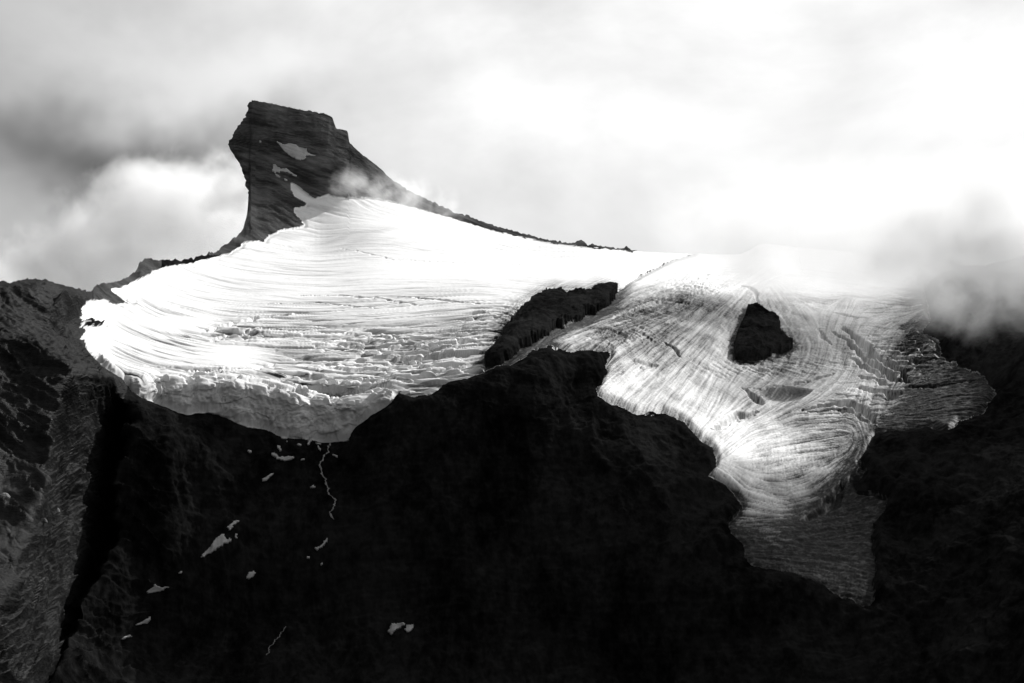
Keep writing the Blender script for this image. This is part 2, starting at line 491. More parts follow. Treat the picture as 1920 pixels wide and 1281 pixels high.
edge_n = edge_n * (1 - 0.75 * blob(fpx, fpy, 560, 380, 60, 45))
sdN = sdN + edge_n * 0.8
sdGR = np.minimum(sdGR, -sdN - 0.0)
iceL = (sdGL + edge_n > 0)
iceR = (sdGR + edge_n > 0) & ~iceL
ice = iceL | iceR
sdI = np.maximum(sdGL, sdGR)

# --- rock relief
near_sky = sstep(0, np.where((fpx > 470) & (fpx < 760), 14.0, 30.0), fpy - sky_y[None, :].astype(np.float32))
peakm = sstep(560, 470, fpy) * sstep(380, 450, fpx) * sstep(1200, 1100, fpx)
leftm = sstep(330, 200, fpx) * (1 - peakm)
cliffm = 1 - np.maximum(peakm, leftm)
wx = X + 25 * noise3(X / 160, Y / 160, Z / 160, 3)
wz = Z + 25 * noise3(X / 160, Y / 160, Z / 160, 4)
# left slope: benches and gullies running down to the right
ca, sa = math.cos(R(-33)), math.sin(R(-33))
la, lb = 0.5 * wx - 0.55 * wz + 0.40 * Y, 0.55 * wx + 0.80 * wz + 0.06 * Y
la = la + 20 * noise3(X / 60, Y / 60, Z / 40, 15)
lb = lb + 7 * noise3(X / 45, Y / 60, Z / 45, 16) + 12 * noise3(X / 130, Y / 150, Z / 130, 17)
rl = 28 * fbm3(la / 420, lb / 95, Y / 400, 2, 0.5, 10) + 7 * fbm3(la / 130, lb / 30, Y / 200, 3, 0.6, 14, True) + 2.5 * fbm3(la / 34, lb / 7, Y / 50, 3, 0.65, 18, True)
fr = lb / 27 + 1.3 * noise3(la / 110, lb / 60, Y / 160, 147)
fr = fr - np.floor(fr)
fr2 = lb / 9.5 + 1.1 * noise3(la / 40, lb / 22, Y / 60, 148)
fr2 = fr2 - np.floor(fr2)
rl += 22 * (fr ** 3 - 0.25) * (0.5 + noise3(la / 150, lb / 70, Y / 150, 149)).clip(0, 1.2) + 5 * (fr2 ** 3 - 0.25) * (0.6 + noise3(la / 60, lb / 40, Y / 60, 150)).clip(0, 1.2)
rl += 1.8 * noise3(X / 7, Y / 9, Z / 6, 151) + 3.0 * fbm3(X / 24, Y / 34, Z / 18, 3, 0.6, 152, True)
tone = 0.5 + 0.5 * fbm3(la / 160, lb / 12, Y / 200, 4, 0.65, 145) + 0.35 * noise3(la / 300, lb / 60, Y / 300, 146) + 0.9 * (noise3(X / 4, Y / 6, Z / 4, 153) > 0.62)
# cliffs: vertical gullies and ledges
rc = 14 * fbm3(wx / 85, Y / 150, wz / 240, 3, 0.5, 20, True) + 6 * fbm3(wx / 28, Y / 60, wz / 60, 4, 0.6, 24, True) + 2.5 * fbm3(wx / 90, Y / 90, wz / 9, 2, 0.5, 28)
# peak: tilted beds, streaks down to the right
tz = wz + 0.22 * X
tz2 = wz + 0.5 * X
rp = 8 * fbm3((wx + 0.4 * tz2) / 100, Y / 150, tz2 / 30, 3, 0.55, 30, True) + 5 * fbm3(wx / 40, Y / 60, tz2 / 10, 4, 0.65, 34, True)
cap = sstep(285, 235, fpy - 0.16 * (fpx - 470)) * peakm
rp = rp * (1 - 0.55 * cap) + cap * 2.5 * noise3(X / 9, Y / 60, Z / 80, 38)
bnd = edge_x(fpy)
rl = rl * (1 - 0.6 * np.exp(-((fpx - bnd) / np.where(fpx < bnd, 30.0, 10.0)) ** 2) * sstep(700, 800, fpy))
rp = rp * (0.12 + 0.88 * np.maximum(sstep(480, 500, fpx), np.maximum(sstep(462, 440, fpx), sstep(415, 440, fpy))))
rock = (leftm * rl + cliffm * rc + peakm * rp)
rock = rock * (0.22 + 0.78 * near_sky)
rock += 1.1 * noise3(X / 6, Y / 12, Z / 6, 40) * (0.5 + 0.5 * near_sky)
rock *= 0.35 + 0.65 * sstep(2, -22, np.where(ice, 3, np.where((sdN > -9) | (sdR > -5), -30, sdI)))
bump_out = 5 * sstep(-7, 3, sdN) + 7 * sstep(0, 26, sdN) + 6 * sstep(-12, 24, sdR)
bump_out += 6 * blob(fpx, fpy, 1130, 560, 24, 12)

# --- ice relief
capL = 5.0 * sstep(-2, 10, sdGL) * sstep(1400, 1150, fpx * 1.0)
warpy = Y + 70 * noise2(X / 420, Y / 420, 60) + 14 * noise2(X / 80, Y / 110, 61) + 0.00045 * (X + 280) ** 2
smooth = np.maximum.reduce([blob(fpx, fpy, 440, 672, 75, 32), 0.9 * blob(fpx, fpy, 340, 610, 90, 18), 0.85 * blob(fpx, fpy, 900, 500, 300, 28),
                            blob(fpx, fpy, 1120, 510, 130, 32), 0.8 * blob(fpx, fpy, 760, 430, 240, 40), 0.9 * blob(fpx, fpy, 180, 640, 40, 60)])
rough = np.clip(1 - smooth, 0, 1)
zone = 0.32 + 0.75 * sstep(535, 630, fpy)
band = (0.7 + 0.9 * noise2(X / 300, warpy / 120, 62)).clip(0.05, 1.3)


def crev(lx, ly, seed, w):
    f = noise2(X / lx, warpy / ly, seed)
    return np.exp(-(f / w) ** 2)


cr = 6.0 * crev(420, 62, 63, 0.06) + 4.5 * crev(300, 36, 64, 0.085) + 2.5 * crev(150, 22, 65, 0.13)
icel = -cr * zone * band * rough
icel += 3.0 * zone * noise2(X / 260, warpy / 40, 66) * rough
icel += (0.7 * noise2(X / 70, warpy / 17, 67) + 0.45 * noise2(X / 16, warpy / 10, 68)) * (0.35 + 0.65 * rough)
# broken ice: serac fields
serac = np.clip(1.0 * blob(fpx, fpy, 720, 660, 150, 34, 0.03) + 0.9 * blob(fpx, fpy, 820, 690, 70, 36) + 0.7 * blob(fpx, fpy, 450, 632, 70, 16)
                + 1.1 * blob(fpx, fpy, 590, 735, 170, 32) + 0.8 * blob(fpx, fpy, 360, 712, 90, 14) + 0.7 * blob(fpx, fpy, 920, 600, 60, 20, -0.4), 0, 1)
wv, we = worley2((X + 14 * noise2(X / 30, Y / 30, 70)) / 58, (warpy + 8 * noise2(X / 25, Y / 25, 73)) / 22, 71)
wv2, we2 = worley2((X + 5 * noise2(X / 12, Y / 16, 76)) / 19, warpy / 12, 72)
icel += serac * ((wv - 0.5) * 11 + (wv2 - 0.5) * 4.5 - 4 * np.exp(-(we / 0.10) ** 2))
# front cliff
front_top = np.interp(fpx, [150, 240, 300, 420, 500, 560, 640, 700, 745, 800], [640, 712, 722, 722, 738, 752, 762, 752, 740, 760])
frontm = sstep(-6, 12, fpy - front_top) * iceL * sstep(800, 740, fpx)
ice_face = 3.4 * fbm3(X / 34, Y / 60, Z / 46, 3, 0.55, 74, True) + 2.4 * fbm3(X / 9, Y / 14, Z / 17, 3, 0.6, 78, True)
wc, we3 = worley2((X + 11 * noise2(X / 18, Z / 12, 170) + 4 * noise2(X / 5, Z / 5, 173)) / 17, (Z + 7 * noise2(X / 14, Z / 14, 171)) / 9, 172)
ice_face = ice_face * 1.5 + (wc - 0.5) * 2.6 + 1.2 * noise3(X / 4, Y / 8, Z / 4, 174)
ice_face *= frontm * (0.4 + 0.6 * sstep(0, 14, sdGL))


# right glacier: streaks drawn out along the flow
FLOW = [[(1400, 500), (1330, 540), (1250, 575), (1150, 615), (1050, 655)], [(1420, 520), (1340, 580), (1260, 650), (1180, 720), (1150, 750)],
        [(1400, 560), (1330, 650), (1270, 730), (1230, 780)], [(1440, 550), (1390, 590), (1370, 650), (1360, 700), (1320, 780), (1300, 810)],
        [(1440, 550), (1480, 600), (1515, 650), (1500, 700), (1450, 755), (1380, 815), (1340, 860)], [(1600, 560), (1570, 640), (1560, 700), (1500, 750), (1420, 800)],
        [(1750, 610), (1690, 660), (1650, 720), (1640, 780)], [(1500, 545), (1600, 550), (1720, 560)], [(1350, 850), (1400, 815), (1480, 800), (1560, 792), (1612, 800), (1622, 830), (1600, 880), (1560, 940)],
        [(1345, 890), (1400, 935), (1470, 955), (1530, 940), (1590, 890)], [(1390, 1000), (1500, 995), (1640, 970)], [(1420, 1050), (1520, 1060), (1640, 1080)],
        [(1700, 760), (1780, 740), (1840, 740)], [(1660, 800), (1750, 800), (1800, 790)], [(1010, 640), (960, 685), (900, 705)], [(1180, 560), (1280, 520), (1400, 490)], [(1420, 870), (1500, 860), (1580, 850)]]
fp, fd = [], []
for pl in FLOW:
    for (ax, ay), (bx, by) in zip(pl, pl[1:]):
        k = max(1, int(math.hypot(bx - ax, by - ay) / 30))
        for i in range(k):
            q = (i + 0.5) / k
            fp.append((ax + (bx - ax) * q, ay + (by - ay) * q))
            a2 = 2 * math.atan2(by - ay, bx - ax)
            fd.append((math.cos(a2), math.sin(a2)))
fp, fd = np.array(fp), np.array(fd)
CXg, CYg = np.meshgrid(RX, RY)
wsum = np.zeros(CXg.shape)
c2, s2 = wsum.copy(), wsum.copy()
for (qx, qy), (a, b) in zip(fp, fd):
    w = 1.0 / (((CXg - qx) ** 2 + (CYg - qy) ** 2) + 200) ** 1.6
    wsum += w
    c2 += w * a
    s2 += w * b
ang = 0.5 * np.arctan2(bilin(s2 / wsum, RX, RY, PX, PY), bilin(c2 / wsum, RX, RY, PX, PY))
stepc = np.gradient(cols)[None, :]
rowpx = -np.gradient(PY, axis=0)


def lic(src, ang, L, st):
    jj, ii = np.meshgrid(np.arange(src.shape[1], dtype=np.float32), np.arange(src.shape[0], dtype=np.float32))
    dcol0 = (np.cos(ang) / stepc).astype(np.float32)
    drow0 = (-np.sin(ang) / np.maximum(rowpx, 0.25)).astype(np.float32)
    acc = src.copy()
    cnt = 1
    for sg in (1, -1):
        cj, ci = jj.copy(), ii.copy()
        pc, pr = dcol0 * sg, drow0 * sg
        for k in range(L):
            cj = np.clip(cj + pc * st, 0, src.shape[1] - 1)
            ci = np.clip(ci + pr * st, 0, src.shape[0] - 1)
            aj, ai = np.rint(cj).astype(np.int32), np.rint(ci).astype(np.int32)
            acc += src[ai, aj]
            cnt += 1
            nc, nr = dcol0[ai, aj], drow0[ai, aj]
            flip = np.where(nc * pc + nr * pr < 0, -1, 1).astype(np.float32)
            pc, pr = nc * flip, nr * flip
    return acc / math.sqrt(cnt)


wn = rng.standard_normal(PX.shape).astype(np.float32)
streak = lic(wn, ang, 16, 1.8)
streak2 = blur(lic(blur(rng.standard_normal(PX.shape).astype(np.float32), 4) * 4, ang, 20, 2.2), 1)
cross = lic(rng.standard_normal(PX.shape).astype(np.float32), ang + math.pi / 2, 9, 1.6)
patchy = 0.6 + 0.6 * noise2(X / 120, Y / 220, 80)
fine = lic(rng.standard_normal(PX.shape).astype(np.float32), ang, 6, 1.4)
icer = 0.40 * streak * patchy.clip(0.15, 1.2) + 0.35 * fine + 0.30 * streak2 + 0.10 * cross * (1.0 - 0.5 * patchy) * sstep(980, 900, fpy)
icer *= 0.35 + 0.65 * sstep(470, 560, fpy)
icer += 5 * noise2(X / 210, Y / 330, 81) + 1.8 * noise2(X / 60, Y / 130, 82)
brk = np.clip(blob(fpx, fpy, 1270, 565, 100, 26, -0.3) + blob(fpx, fpy, 1690, 665, 90, 50) + 0.8 * blob(fpx, fpy, 1440, 700, 120, 22) + 0.7 * blob(fpx, fpy, 1600, 770, 60, 25) + 0.6 * blob(fpx, fpy, 1180, 640, 70, 20), 0, 1)
icer += brk * (6 * (wv2 - 0.5) - 2.5 * np.exp(-(we2 / 0.10) ** 2) + 4 * (wv - 0.5))
capR = 8.0 * sstep(-2, 12, sdGR) * (1 - sstep(-40, -5, sdN)) * (1 - sstep(-40, -5, sdR)) * (1 - 0.85 * sstep(900, 980, fpy))

# single crevasses, each traced where it runs
CREV = [([(1580, 625), (1600, 640), (1620, 655), (1632, 672), (1660, 690), (1690, 705), (1705, 727)], 9, 16), ([(1562, 633), (1590, 650), (1610, 668), (1630, 690), (1660, 705), (1700, 728)], 8, 14),
        ([(1600, 685), (1625, 700), (1650, 712), (1680, 722), (1700, 728)], 8, 12), ([(1615, 737), (1640, 742), (1672, 745), (1676, 756), (1660, 757)], 10, 14), ([(1610, 717), (1640, 722), (1670, 733)], 7, 10),
        ([(1395, 742), (1410, 752), (1425, 770), (1432, 772)], 9, 10), ([(1395, 741), (1450, 735), (1520, 726), (1560, 712)], 5, 6), ([(1350, 806), (1380, 794), (1420, 783)], 8, 10),
        ([(1335, 818), (1370, 803), (1410, 791)], 6, 8), ([(1500, 780), (1540, 770), (1580, 765), (1605, 770), (1630, 785), (1641, 800)], 9, 12), ([(1515, 782), (1570, 776), (1600, 780), (1625, 800)], 5, 7),
        ([(1537, 625), (1540, 640), (1560, 657)], 5, 6), ([(1565, 595), (1600, 604), (1625, 607)], 6, 6), ([(1620, 595), (1650, 595), (1665, 590)], 7, 6), ([(1640, 585), (1680, 582)], 5, 5),
        ([(1335, 560), (1390, 545), (1415, 552), (1420, 570)], 6, 6), ([(1240, 545), (1290, 533), (1330, 520)], 6, 6), ([(1150, 605), (1200, 582), (1260, 565)], 5, 5), ([(1680, 560), (1610, 565), (1560, 562)], 4, 4),
        ([(1250, 615), (1290, 600), (1340, 588)], 6, 5), ([(1190, 690), (1210, 694), (1230, 695)], 5, 5), ([(1240, 650), (1260, 660), (1275, 680)], 5, 6), ([(1510, 975), (1540, 965), (1565, 940), (1580, 915)], 12, 10),
        ([(1640, 645), (1690, 640), (1740, 630)], 8, 7), ([(1620, 660), (1700, 665), (1740, 655)], 7, 7), ([(1650, 680), (1720, 690), (1760, 680)], 8, 6), ([(1700, 735), (1760, 735), (1820, 725)], 8, 7), ([(1560, 545), (1640, 548), (1700, 545)], 5, 3),
        ([(580, 745), (600, 750), (640, 756), (670, 755)], 8, 14), ([(540, 722), (570, 725), (600, 735), (630, 741), (680, 738), (730, 728)], 8, 12), ([(610, 690), (660, 695), (720, 690), (760, 680)], 6, 8),
        ([(380, 625), (420, 615), (480, 600), (560, 592), (640, 588)], 7, 9), ([(400, 645), (430, 630), (500, 622), (570, 625)], 7, 9), ([(260, 690), (330, 693), (400, 700), (470, 698), (530, 685)], 6, 8),
        ([(700, 560), (780, 562), (860, 570), (900, 575)], 5, 7), ([(560, 560), (640, 558), (720, 565), (800, 578)], 4, 6), ([(640, 470), (740, 492), (860, 497), (960, 500), (1060, 497)], 3, 3), ([(500, 575), (600, 572), (700, 582)], 4, 5),
        ([(700, 630), (760, 640), (850, 640), (895, 650)], 8, 12), ([(620, 640), (680, 636), (750, 645)], 7, 9)]
cre = np.zeros(PX.shape, np.float32)
for pl, wd, dp in CREV:
    pa = np.array(pl, float)
    x0, x1, y0, y1 = pa[:, 0].min() - 40, pa[:, 0].max() + 40, pa[:, 1].min() - 40, pa[:, 1].max() + 40
    c0, c1 = np.searchsorted(cols, [x0, x1])
    sub = (slice(None), slice(c0, c1))
    rows = np.where(((PY[sub] > y0) & (PY[sub] < y1)).any(1))[0]
    sub = (slice(rows[0], rows[-1] + 1), slice(c0, c1))
    wp = place(pa[:, 0], pa[:, 1], surf_t(pa[:, 0], pa[:, 1]))
    jx = X[sub] + 6 * noise2(X[sub] / 25, Y[sub] / 25, 90) + 2 * noise2(X[sub] / 7, Y[sub] / 7, 91)
    jy = Y[sub] + 9 * noise2(X[sub] / 25, Y[sub] / 25, 92) + 3 * noise2(X[sub] / 7, Y[sub] / 7, 93)
    best = np.full(jx.shape, 1e9)
    n = len(wp) - 1
    for i in range(n):
        ax, ay, bx, by = wp[i, 0], wp[i, 1], wp[i + 1, 0], wp[i + 1, 1]
        ex, ey = bx - ax, by - ay
        h = np.clip(((jx - ax) * ex + (jy - ay) * ey) / (ex * ex + ey * ey), 0, 1)
        q = (i + h) / n
        wdt = wd * (0.35 + 0.65 * np.sin(np.pi * np.clip(q, 0.02, 0.98)))
        best = np.minimum(best, np.hypot(jx - ax - h * ex, jy - ay - h * ey) / wdt)
    cre[sub] = np.maximum(cre[sub], dp * (1 - sstep(0.45, 1.1, best)))
    # a slightly raised lower lip
lift = np.where(iceL, icel + capL, np.where(iceR, icer + capR, 0)) - cre * ice
lift = lift - 7 * sstep(0, 12, sdP)
lift = lift * (0.25 + 0.75 * near_sky)

Pf = Pm.copy()
NL = np.array([0.22, -0.62, 0.75])
lm = (leftm * (~ice))[..., None]
Nd = Nm * (1 - 0.55 * lm) + NL * 0.55 * lm
Pf += Nd * np.where(ice, ice_face, rock + np.where(sdN > -8, 0, 0))[..., None]
Pf[..., 2] += lift
rk = ~ice
Pf += (Nm * np.array([0.3, 0.6, 0.0]) + np.array([0, 0, 0.9])) * np.where(rk, bump_out, 0)[..., None]

# --- the far side of the mountain, falling away behind the skyline
back = []
for k in range(1, NB + 1):
    q = k / NB
    off = 900 * q ** 1.5 + 6 * k
    b = Pf[-1].copy()
    b[:, 1] += off
    b[:, 0] += off * b[:, 0] / b[:, 1] * 0.7
    slope = np.interp(cols, [0, 400, 480, 650, 900, 1300, 1900], [0.6, 0.8, 1.1, 1.0, 0.6, 0.35, 0.6])
    b[:, 2] -= off * slope
    b[:, 2] += 8 * noise2(b[:, 0] / 40, b[:, 1] / 40, 99) * min(1, k / 6)
    back.append(b)
ALL = np.concatenate([Pf, np.array(back)], 0)
NRT, NC = ALL.shape[:2]

# ------------------------------------------------------------------ dirt, debris and painted shade on the ice
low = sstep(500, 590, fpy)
dirt_shade = low * (0.46 + 0.26 * noise2(X / 170, Y / 260, 114) + 0.24 * noise2(X / 40, Y / 60, 115) + 0.12 * noise2(X / 14, Y / 22, 124) - 0.09 * streak - 0.06 * streak2 - 0.09 * fine + 0.03 * cross * sstep(980, 900, fpy) + 0.03 * noise2(X / 5, Y / 9, 122))
dirt_shade += 0.34 * low * (blob(fpx, fpy, 1130, 640, 120, 60, -0.3) + blob(fpx, fpy, 1260, 630, 100, 70)) - 0.13 * low * (blob(fpx, fpy, 1550, 600, 70, 40) + blob(fpx, fpy, 1300, 750, 120, 40) + 0.3 * blob(fpx, fpy, 1420, 850, 120, 70) + 0.7 * blob(fpx, fpy, 1490, 940, 90, 22, -0.25) + 0.8 * blob(fpx, fpy, 1560, 735, 90, 30))
dirt_shade += 0.62 * sstep(925, 1010, fpy + 20 * noise2(X / 60, Y / 60, 110) - 0.12 * (fpx - 1500))  # tongue bottom darkens downward: debris plus painted cloud shadow
dirt_shade += 0.45 * blob(fpx, fpy, 1600, 860, 26, 60, 0.3) + 0.55 * blob(fpx, fpy, 1600, 930, 40, 30) + 0.9 * blob(fpx, fpy, 1545, 960, 40, 10, -0.7)
dirt_shade += 0.7 * sstep(1640, 1760, fpx) * sstep(640, 720, fpy)  # far-right lobe: debris and shadow both put into the tone
dirt_shade += 0.55 * blob(fpx, fpy, 1380, 950, 30, 24)
dirt_shade += 0.5 * sstep(1000, 1110, fpy) + 1.0 * sstep(150, 40, sdGR + 22 * noise2(X / 60, Y / 60, 116) + 10 * noise2(X / 14, Y / 18, 118)) * sstep(880, 960, fpy) * sstep(1450, 1560, fpx) + 0.35 * sstep(16, 0, sdGR) + 0.75 * sstep(60, 0, sdGR + 14 * noise2(X / 25, Y / 30, 119)) * sstep(960, 1040, fpy)  # outer tongue edges fade out in colour, for shadow as well as debris
dirt_shade += 0.6 * sstep(70, 0, sdGR + 12 * noise2(X / 40, Y / 60, 123)) * sstep(1600, 1700, fpx) + 0.2 * sstep(1620, 1680, fpx) * sstep(600, 680, fpy)
dirt_shade = dirt_shade * iceR
dirt_shade += 0.5 * blob(fpx, fpy, 975, 678, 75, 26, -0.5) * ice
dirt_shade += 0.8 * sstep(-36, 0, sdR) * ice * (0.7 + 0.5 * streak * 0.5)
dirt_shade += 0.55 * sstep(60, 0, np.hypot((fpx - 985), (fpy - 675) * 1.6)) * ice
dirt_shade += 0.6 * sstep(-14, 0, sdN) * ice
dirt_shade += 0.55 * sstep(-1, 6, sdP)
dirt_shade += frontm * 0.22 * np.exp(-(we3 / 0.07) ** 2) * (noise3(X / 30, Y / 30, Z / 20, 175) > -0.1)  # dark crack lines across the ice front
dirt_shade += 0.2 * frontm * (0.6 + 0.5 * noise3(X / 20, Y / 20, Z / 12, 112))
dirt_shade += iceL * (0.42 * np.clip(cr * zone * band * rough / 4.0, 0, 1) + 0.10 * rough * zone * (0.5 + noise2(X / 200, warpy / 45, 117)))
dirt_shade += 0.65 * iceL * np.maximum(0, noise2(X / 60, warpy / 14, 113)) * serac
tone = np.where(peakm > 0.4, 0.5 + 0.55 * fbm3(wx / 120, Y / 200, (wz + (0.22 + 0.25 * (1 - cap)) * X) / 9, 4, 0.65, 180) + 0.35 * noise3(X / 60, Y / 60, Z / 40, 181), tone)
dirt_shade = np.where(ice, np.clip(dirt_shade, 0, 1), np.where((sdGR > -9) & (fpy > 800), 1.0, np.clip(tone, 0, 1))).astype(np.float32)

# ------------------------------------------------------------------ which face belongs to what
ROCKSLOPE, CLIFF, PEAK, MSIDE, ICEL, ICEF, ICER, TONGUE, NUNA, RIBR, POOL = range(11)
lim = np.where(fpy > 720, edge_x(fpy), np.interp(fpy, [500, 562, 600, 700, 720], [190, 190, 150, 200, 240]))
reg = np.where(fpx < lim, ROCKSLOPE, CLIFF)
reg = np.where((fpy < 480) & (fpx < 1300) & (fpx >= 172), PEAK, reg)
reg = np.where((fpx >= 172) & (fpx < 300) & (fpy < 580), PEAK, reg)
mlim = np.interp(fpy, [400, 800, 820, 1180, 1281, 1420], [1500, 1600, 1600, 1640, 1700, 1700])
reg = np.where(fpx > mlim, MSIDE, reg)
reg = np.where(iceL, ICEL, reg)
reg = np.where(iceL & (frontm > 0.5), ICEF, reg)
reg = np.where(iceR, np.where(fpy > 830, TONGUE, ICER), reg)
reg = np.where(iceR & (sdP > 0), POOL, reg)
reg = np.where(~ice & (sdN > -9), NUNA, reg)
reg = np.where(~ice & (sdR > -5) & (fpx > 890) & (fpx < 1170), RIBR, reg)
breg = np.where(cols < 172, ROCKSLOPE, np.where(cols < 1195, PEAK, np.where(cols < 1300, ICEL, np.where(cols < 1720, ICER, MSIDE))))
REG = np.concatenate([reg, np.repeat(breg[None, :], NB, 0)], 0)
lines = (iceL * rough * np.clip(zone, 0, 1) * (1 - frontm)).astype(np.float32)
LINES = np.concatenate([lines, np.zeros((NB, NC), np.float32)], 0)
DIRT_SHADE = np.concatenate([dirt_shade, np.zeros((NB, NC), np.float32)], 0)
corner = np.stack([REG[:-1, :-1], REG[1:, :-1], REG[:-1, 1:], REG[1:, 1:]], -1)
freg = REG[:-1, :-1].copy()
for kinds in ((ICEL, ICEF, ICER, TONGUE, POOL), (NUNA, RIBR)):       # the wall of a step belongs to what stands higher
    hit = np.isin(corner, kinds)
    first = np.take_along_axis(corner, hit.argmax(-1)[..., None], -1)[..., 0]
    freg = np.where(hit.any(-1) & ~np.isin(freg, kinds), first, freg)
pyj = np.abs(np.diff(np.concatenate([PY, np.repeat(PY[-1:], NB, 0)], 0), axis=1))[:-1]
freg = np.where((pyj > 5) & (cols[None, :-1] < 600) & (cols[None, :-1] > 380), PEAK, freg)
vid = np.arange(NRT * NC).reshape(NRT, NC)
quads = np.stack([vid[:-1, :-1], vid[:-1, 1:], vid[1:, 1:], vid[1:, :-1]], -1)


def mesh_obj(name, V, Fq, mat, parent=None, base=(0, 0, 0), dirt_shadev=None):
    me = bpy.data.meshes.new(name)
    V = np.asarray(V, np.float32) - np.asarray(base, np.float32)
    n, f = len(V), len(Fq)
    k = Fq.shape[1]
    me.vertices.add(n)
    me.vertices.foreach_set('co', V.ravel())
    me.loops.add(f * k)
    me.loops.foreach_set('vertex_index', Fq.astype(np.int32).ravel())
    me.polygons.add(f)
    me.polygons.foreach_set('loop_start', np.arange(f, dtype=np.int32) * k)
    me.polygons.foreach_set('loop_total', np.full(f, k, np.int32))
    me.update(calc_edges=True)
    me.polygons.foreach_set('use_smooth', np.ones(f, bool))
    if dirt_shadev is not None:
        at = me.attributes.new('dirt_shade', 'FLOAT', 'POINT')
        at.data.foreach_set('value', dirt_shadev.astype(np.float32))
    me.materials.append(mat)
    o = bpy.data.objects.new(name, me)
    scene.collection.objects.link(o)
    if parent:
        o.parent = parent
    else:
        o.location = base
    return o


def empty(name, base):
    o = bpy.data.objects.new(name, None)
    o.empty_display_size = 20
    scene.collection.objects.link(o)
    o.location = base
    return o


def tag(o, label=None, cat=None, group=None, kind=None):
    for k, v in (('label', label), ('category', cat), ('group', group), ('kind', kind)):
        if v:
            o[k] = v
    return o


def region_mesh(name, mask, mat, parent=None, base=(0, 0, 0), pts=None, extra=None):
    q = quads[mask].reshape(-1, 4)
    u, inv = np.unique(q, return_inverse=True)
    P = (ALL if pts is None else pts).reshape(-1, 3)[u]
    ob = mesh_obj(name, P, inv.reshape(-1, 4), mat, parent, base, DIRT_SHADE.reshape(-1)[u])
    at = ob.data.attributes.new('painted_crevasse', 'FLOAT', 'POINT')
    at.data.foreach_set('value', LINES.reshape(-1)[u])
    return ob


# ------------------------------------------------------------------ materials
def new_mat(name):
    m = bpy.data.materials.new(name)
    m.use_nodes = True
    return m, NT(m.node_tree)


def rock_mat(name, lo, hi, streak_scale=(1, 1, 3), rough=0.45, spec=0.02, beds=False):
    m, t = new_mat(name)
    geo = t.node('ShaderNodeNewGeometry')
    mp = t.node('ShaderNodeMapping')
    mp.inputs['Scale'].default_value = streak_scale
    mp.inputs['Rotation'].default_value = (0, R(14), 0)
    t.link(geo.outputs['Position'], mp.inputs[0])
    a = t.noise(mp.outputs[0], 0.012, 5, 0.6, 0.3)
    b = t.noise(mp.outputs[0], 0.09, 5, 0.65)
    k = t.math('ADD', t.math('MULTIPLY', a, 0.55), t.math('MULTIPLY', b, 0.45))
    if beds:
        at = t.node('ShaderNodeAttribute', attribute_name='dirt_shade')
        k = t.math('ADD', t.math('MULTIPLY', k, 0.55), t.math('MULTIPLY', at.outputs['Fac'], 0.45))
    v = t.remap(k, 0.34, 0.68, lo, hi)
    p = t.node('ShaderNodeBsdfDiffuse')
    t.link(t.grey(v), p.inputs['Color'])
    p.inputs['Roughness'].default_value = 0.8
    bump = t.node('ShaderNodeBump')
    bump.inputs['Strength'].default_value = 0.9
    bump.inputs['Distance'].default_value = 2.5
    t.link(t.noise(mp.outputs[0], 0.16, 6, 0.7), bump.inputs['Height'])
    t.link(bump.outputs[0], p.inputs['Normal'])
    gl_ = t.node('ShaderNodeBsdfGlossy')
    gl_.inputs['Roughness'].default_value = rough
    gl_.inputs['Color'].default_value = (0.5, 0.5, 0.5, 1)
    t.link(bump.outputs[0], gl_.inputs['Normal'])
    mx = t.node('ShaderNodeMixShader')
    mx.inputs[0].default_value = spec
    t.link(p.outputs[0], mx.inputs[1])
    t.link(gl_.outputs[0], mx.inputs[2])
    o = t.node('ShaderNodeOutputMaterial')
    t.link(mx.outputs[0], o.inputs[0])
    return m


def ice_mat(name, clean=0.86, darkest=0.012, bump_d=0.5):
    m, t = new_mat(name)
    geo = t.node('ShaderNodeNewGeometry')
    at = t.node('ShaderNodeAttribute', attribute_name='dirt_shade')
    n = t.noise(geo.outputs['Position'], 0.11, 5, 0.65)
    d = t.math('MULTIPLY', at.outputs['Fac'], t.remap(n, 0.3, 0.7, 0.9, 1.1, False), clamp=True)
    fr_ = t.node('ShaderNodeAttribute', attribute_name='painted_crevasse')
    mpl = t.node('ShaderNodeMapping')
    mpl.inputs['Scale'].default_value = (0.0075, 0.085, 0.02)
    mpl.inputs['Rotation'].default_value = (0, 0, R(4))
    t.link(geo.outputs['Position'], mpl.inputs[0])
    l1 = t.remap(t.noise(mpl.outputs[0], 1.0, 4, 0.6, 0.5), 0.50, 0.60, 0.0, 0.62)  # fine crevasses drawn as dark lines, their shade painted in
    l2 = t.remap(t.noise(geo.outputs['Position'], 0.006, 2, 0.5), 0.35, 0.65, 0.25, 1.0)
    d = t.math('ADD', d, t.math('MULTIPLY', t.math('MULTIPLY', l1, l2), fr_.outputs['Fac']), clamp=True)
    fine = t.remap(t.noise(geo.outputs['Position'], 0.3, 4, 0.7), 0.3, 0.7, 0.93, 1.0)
    v = t.math('MULTIPLY', t.math('MULTIPLY_ADD', d, darkest - clean, clean), fine)
    p = t.node('ShaderNodeBsdfPrincipled')
    t.link(t.grey(v), p.inputs['Base Color'])
    p.inputs['Roughness'].default_value = 0.55
    p.inputs['Specular IOR Level'].default_value = 0.03
    bump = t.node('ShaderNodeBump')
    bump.inputs['Strength'].default_value = 0.6
    bump.inputs['Distance'].default_value = bump_d
    t.link(t.noise(geo.outputs['Position'], 0.25, 5, 0.7), bump.inputs['Height'])
    t.link(bump.outputs[0], p.inputs['Normal'])
    o = t.node('ShaderNodeOutputMaterial')
    t.link(p.outputs[0], o.inputs[0])
    return m


